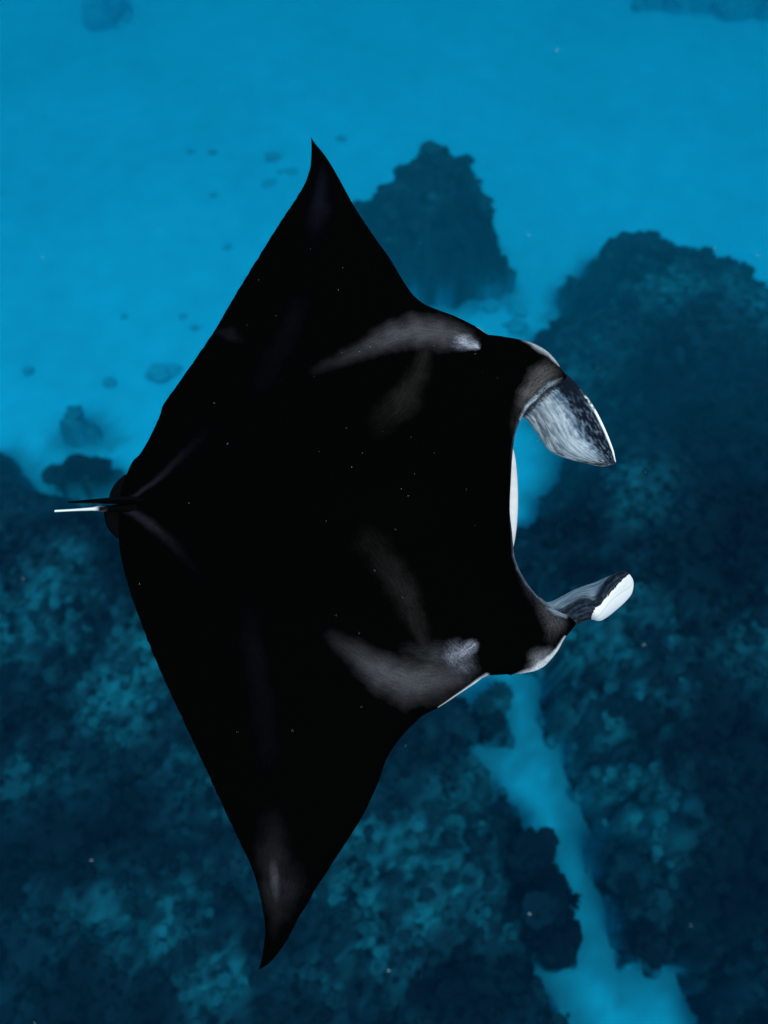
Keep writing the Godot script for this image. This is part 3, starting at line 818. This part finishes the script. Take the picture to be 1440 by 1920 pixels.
# Back colours: black, grey shoulder patches and pale rims, plus wing and tail sheen painted in.
func back_texture() -> ImageTexture:
	var w := 1000
	var h := 1840
	var px := PackedByteArray()
	px.resize(w * h * 3)
	px.fill(2)
	var soft := FastNoiseLite.new()
	soft.seed = 77; soft.frequency = 1.0; soft.fractal_octaves = 4
	var strokes := [
		# points as x, z, radius, strength; colour (linear); grain
		[[-0.20, -0.680, 0.030, 0.0, -0.006, -0.765, 0.036, 0.22, 0.137, -0.835, 0.046, 0.50, 0.280, -0.900, 0.058, 0.9, 0.40, -0.922, 0.070, 1.0, 0.52, -0.915, 0.070, 0.9, 0.62, -0.890, 0.055, 0.75, 0.69, -0.865, 0.03, 0.3], Color(0.0498, 0.0473, 0.0531), 0.7],
		[[0.28, -0.87, 0.035, 0.0, 0.45, -0.865, 0.045, 0.8, 0.60, -0.865, 0.035, 0.6], Color(0.0216, 0.0208, 0.0208), 0.9],
		[[0.57, -0.880, 0.045, 0.1, 0.65, -0.865, 0.035, 0.8, 0.705, -0.838, 0.020, 1.0, 0.725, -0.825, 0.008, 0.9], Color(0.1992, 0.1992, 0.2407), 1.7],
		[[0.455, -0.84, 0.03, 0.9, 0.405, -0.680, 0.05, 0.8, 0.335, -0.540, 0.075, 1.0, 0.23, -0.41, 0.085, 0.4, 0.13, -0.29, 0.10, 0.05], Color(0.0085, 0.0080, 0.0075), 0.9],
		[[-0.08, 0.66, 0.04, 0.0, 0.03, 0.735, 0.045, 0.28, 0.125, 0.805, 0.055, 0.65, 0.223, 0.865, 0.070, 1.0, 0.35, 0.910, 0.080, 1.0, 0.46, 0.895, 0.080, 0.8, 0.57, 0.870, 0.06, 0.6, 0.65, 0.86, 0.035, 0.3], Color(0.0465, 0.0448, 0.0498), 0.7],
		[[0.36, 0.77, 0.05, 0.3, 0.48, 0.79, 0.06, 0.8, 0.58, 0.80, 0.06, 0.7], Color(0.0249, 0.0249, 0.0274), 1.0],
		[[0.61, 0.83, 0.05, 0.5, 0.575, 0.79, 0.055, 1.0], Color(0.0913, 0.0913, 0.1162), 1.6],
		[[0.585, 0.785, 0.035, 0.6, 0.655, 0.733, 0.022, 1.0], Color(0.166, 0.166, 0.2075), 1.8],
		[[0.44, 0.77, 0.03, 1.0, 0.40, 0.66, 0.045, 0.7, 0.335, 0.50, 0.06, 1.0, 0.26, 0.37, 0.07, 0.7, 0.15, 0.23, 0.08, 0.35, 0.08, 0.12, 0.09, 0.0], Color(0.0085, 0.0083, 0.0080), 0.9],
		[[-0.315, 1.45, 0.07, 0.0, -0.300, 1.68, 0.07, 0.6, -0.285, 1.83, 0.06, 1.0, -0.277, 1.98, 0.04, 0.5, -0.29, 2.10, 0.03, 0.05], Color(0.0105, 0.0100, 0.0118), 0.6],  # wing-tip sheen painted in, here and down to the tail ridges
		[[-0.298, 1.70, 0.025, 0.1, -0.290, 1.80, 0.024, 1.0, -0.280, 1.90, 0.02, 0.4], Color(0.0373, 0.0349, 0.0415), 0.7],
		[[-0.20, 1.72, 0.07, 0.1, -0.225, 1.85, 0.06, 0.9, -0.25, 1.98, 0.04, 0.4], Color(0.0091, 0.0083, 0.0108), 0.8],
		[[-0.126, -1.98, 0.02, 0.0, -0.117, -1.80, 0.04, 0.8, -0.13, -1.66, 0.06, 1.0, -0.16, -1.45, 0.07, 0.3, -0.17, -1.2, 0.08, 0.0], Color(0.0037, 0.0037, 0.0066), 0.4],
		[[-1.15, -0.010, 0.012, 0.5, -1.06, -0.045, 0.014, 1.0, -0.981, -0.098, 0.018, 1.0, -0.90, -0.175, 0.022, 0.6, -0.80, -0.28, 0.03, 0.25, -0.60, -0.48, 0.05, 0.0], Color(0.0085, 0.0085, 0.012), 0.6],  # sheen on the tail ridges painted in, both sides
		[[-1.16, 0.028, 0.012, 0.4, -1.08, 0.050, 0.018, 1.0, -0.983, 0.113, 0.024, 1.0, -0.90, 0.175, 0.028, 0.5, -0.80, 0.27, 0.035, 0.2, -0.60, 0.50, 0.05, 0.0], Color(0.0095, 0.0095, 0.013), 0.6],
		[[-0.52, 0.35, 0.06, 0.0, -0.42, 0.75, 0.08, 1.0, -0.34, 1.20, 0.08, 0.8, -0.31, 1.50, 0.06, 0.0], Color(0.0019, 0.0019, 0.0028), 0.4],  # faint broad wing sheen painted in, here and on the other wing
		[[-0.17, -1.30, 0.06, 0.0, -0.26, -1.00, 0.09, 1.0, -0.42, -0.65, 0.09, 0.7, -0.55, -0.40, 0.08, 0.0], Color(0.0018, 0.0018, 0.0026), 0.4],
		[[-0.68, -0.94, 0.02, 0.6, -0.60, -0.92, 0.04, 1.0, -0.50, -0.86, 0.03, 0.0], Color(0.0040, 0.0040, 0.0055), 0.8],
		# head rims
		[[1.15, -0.74, 0.03, 0.1, 1.10, -0.705, 0.05, 0.6, 1.04, -0.655, 0.05, 1.0, 0.985, -0.585, 0.04, 1.0, 0.95, -0.53, 0.03, 0.5], Color(0.0622, 0.0564, 0.0581), 1.4],
		[[0.94, -0.51, 0.03, 0.6, 0.912, -0.42, 0.025, 0.5, 0.89, -0.33, 0.02, 0.0], Color(0.0183, 0.0166, 0.0158), 1.6],
		[[1.17, -0.667, 0.010, 0.1, 1.104, -0.636, 0.014, 0.6, 1.034, -0.567, 0.013, 1.0, 0.983, -0.516, 0.012, 1.0, 0.945, -0.446, 0.010, 0.6], Color(0.2988, 0.332, 0.3818), 2.0],
		[[0.935, -0.43, 0.010, 1.0, 0.912, -0.348, 0.010, 1.0, 0.896, -0.244, 0.008, 0.6, 0.888, -0.10, 0.006, 0.5, 0.877, 0.043, 0.006, 0.5, 0.885, 0.156, 0.008, 1.0], Color(0.0498, 0.0581, 0.0747), 1.2],
		[[0.885, 0.156, 0.008, 0.5, 0.893, 0.273, 0.012, 1.0, 0.913, 0.343, 0.014, 1.0, 0.948, 0.411, 0.014, 0.8, 1.00, 0.480, 0.014, 0.9, 1.05, 0.523, 0.016, 1.0, 1.10, 0.556, 0.016, 0.8], Color(0.0996, 0.1162, 0.1494), 1.3],
		[[1.05, 0.54, 0.02, 0.3, 1.085, 0.555, 0.022, 1.0, 1.13, 0.575, 0.016, 0.7], Color(0.2158, 0.2407, 0.2905), 2.0],
		[[0.99, 0.49, 0.03, 0.2, 1.04, 0.56, 0.045, 0.9, 1.075, 0.62, 0.045, 1.0, 1.06, 0.69, 0.03, 0.3], Color(0.0332, 0.0315, 0.0349), 1.6],
		[[0.93, 0.38, 0.03, 0.4, 1.0, 0.50, 0.04, 1.0], Color(0.0149, 0.0149, 0.0183), 1.4],
		# white flares on the outer sides of the head
		[[0.965, -0.888, 0.010, 0.2, 1.01, -0.873, 0.016, 0.9, 1.065, -0.845, 0.024, 1.0, 1.115, -0.805, 0.016, 1.0, 1.16, -0.75, 0.007, 0.9], Color(0.3154, 0.3237, 0.3569), 1.0],
		[[0.88, 0.873, 0.006, 0.8, 0.953, 0.858, 0.014, 1.0, 1.01, 0.828, 0.026, 1.0, 1.055, 0.790, 0.014, 1.0, 1.09, 0.748, 0.008, 1.0, 1.13, 0.69, 0.006, 0.9], Color(0.4648, 0.4648, 0.498), 0.9],
		[[0.94, 0.84, 0.02, 0.3, 0.99, 0.80, 0.04, 1.0, 1.045, 0.755, 0.02, 0.5], Color(0.0996, 0.0996, 0.112), 1.3],
		# pale leading rims beside the head
		[[0.490, 1.031, 0.003, 0.6, 0.602, 0.960, 0.005, 1.0, 0.677, 0.912, 0.008, 1.0, 0.730, 0.882, 0.011, 1.0], Color(0.5976, 0.5976, 0.6142), 0.3],
		[[0.721, -0.963, 0.003, 0.5, 0.785, -0.922, 0.004, 1.0], Color(0.498, 0.5229, 0.5478), 0.3],
	]
	for s in strokes:
		var pts: Array = s[0]
		var c: Color = s[1]
		for k in range(0, pts.size() - 4, 4):
			var a := Vector2(pts[k], pts[k + 1]); var b := Vector2(pts[k + 4], pts[k + 5])
			var wide: float = maxf(pts[k + 2], pts[k + 6])
			var reach: float = wide * 2.0 + 0.006
			var lo := a.min(b) - Vector2(reach, reach); var hi := a.max(b) + Vector2(reach, reach)
			var e := b - a
			var run := e.normalized()
			for j in range(maxi(0, int((lo.y + 2.3) / 4.6 * h)), mini(h, int((hi.y + 2.3) / 4.6 * h) + 1)):
				for i in range(maxi(0, int((lo.x + 1.25) / 2.5 * w)), mini(w, int((hi.x + 1.25) / 2.5 * w) + 1)):
					var q := Vector2((i + 0.5) / w * 2.5 - 1.25, (j + 0.5) / h * 4.6 - 2.3)
					var p := q + wide * 0.32 * Vector2(soft.get_noise_2d(q.x * 7.0, q.y * 7.0), soft.get_noise_2d(q.x * 7.0 + 30.0, q.y * 7.0 + 30.0))
					var t := clampf((p - a).dot(e) / e.length_squared(), 0.0, 1.0)
					var r: float = lerpf(pts[k + 2], pts[k + 6], t)
					var d := p.distance_to(a + e * t) / r
					if d >= 2.0: continue
					var f: float = exp(-d * d * 0.95) * smooth01(2.0, 1.5, d) * lerpf(pts[k + 3], pts[k + 7], t)
					if f <= 0.004: continue
					var grain := clampf(1.0 + s[2] * (0.25 * soft.get_noise_2d(q.x * 14.0, q.y * 22.0) + 0.5 * soft.get_noise_2d(q.dot(run) * 9.0, q.cross(run) * 75.0) + 0.6 * soft.get_noise_2d(q.x * 95.0 + 9.0, q.y * 95.0)), 0.04, 2.4)
					var at := (j * w + i) * 3
					f *= 0.85
					var x := Color(c.r * f * grain, c.g * f * grain, c.b * f * grain).linear_to_srgb()
					px[at] = maxi(px[at], clampi(int(x.r * 255.0), 0, 255))
					px[at + 1] = maxi(px[at + 1], clampi(int(x.g * 255.0), 0, 255))
					px[at + 2] = maxi(px[at + 2], clampi(int(x.b * 255.0), 0, 255))
	return ImageTexture.create_from_image(Image.create_from_data(w, h, false, Image.FORMAT_RGB8, px))


# Plankton and flakes drifting in the water between the camera and the seabed.
func build_specks():
	var mesh := SphereMesh.new()
	mesh.radius = 1.0
	mesh.height = 2.0
	mesh.radial_segments = 8
	mesh.rings = 4
	var where := []
	var r := RandomNumberGenerator.new()
	r.seed = 21
	for i in 60:      # close above the manta's back
		where.append([Vector3(-0.22 + r.randfn(0.1, 0.5), 8.75 + r.randf_range(0.0, 0.35), 4.4 + r.randfn(0.0, 0.75)), r.randf_range(0.0003, 0.0009)])
	for i in 20:      # deeper, over the reef
		where.append([Vector3(r.randf_range(-6, 7), r.randf_range(1.5, 6.5), r.randf_range(-5, 7)), r.randf_range(0.002, 0.006)])
	for p in [Vector3(1.62, 2.0, 6.15), Vector3(-3.35, 2.0, 5.6), Vector3(3.3, 2.2, 3.1), Vector3(0.05, 2.0, 6.7)]:
		where.append([p, 0.007])
	var mm := MultiMesh.new()
	mm.transform_format = MultiMesh.TRANSFORM_3D
	mm.mesh = mesh
	mm.instance_count = where.size()
	for i in where.size():
		var k: float = where[i][1]
		mm.set_instance_transform(i, Transform3D(Basis(Vector3(0.3, 1, 0.2).normalized(), r.randf() * 6.0).scaled(Vector3(k * 1.5, k, k)), where[i][0]))
	var mat := StandardMaterial3D.new()
	mat.resource_name = "plankton"
	mat.albedo_color = Color(0.80, 0.84, 0.84)
	mat.roughness = 0.8
	var o := MultiMeshInstance3D.new()
	o.name = "plankton"
	o.multimesh = mm
	o.material_override = mat
	add_child(o)
	tag(o, "pale plankton specks drifting in the water round the manta", "plankton", "", "stuff")
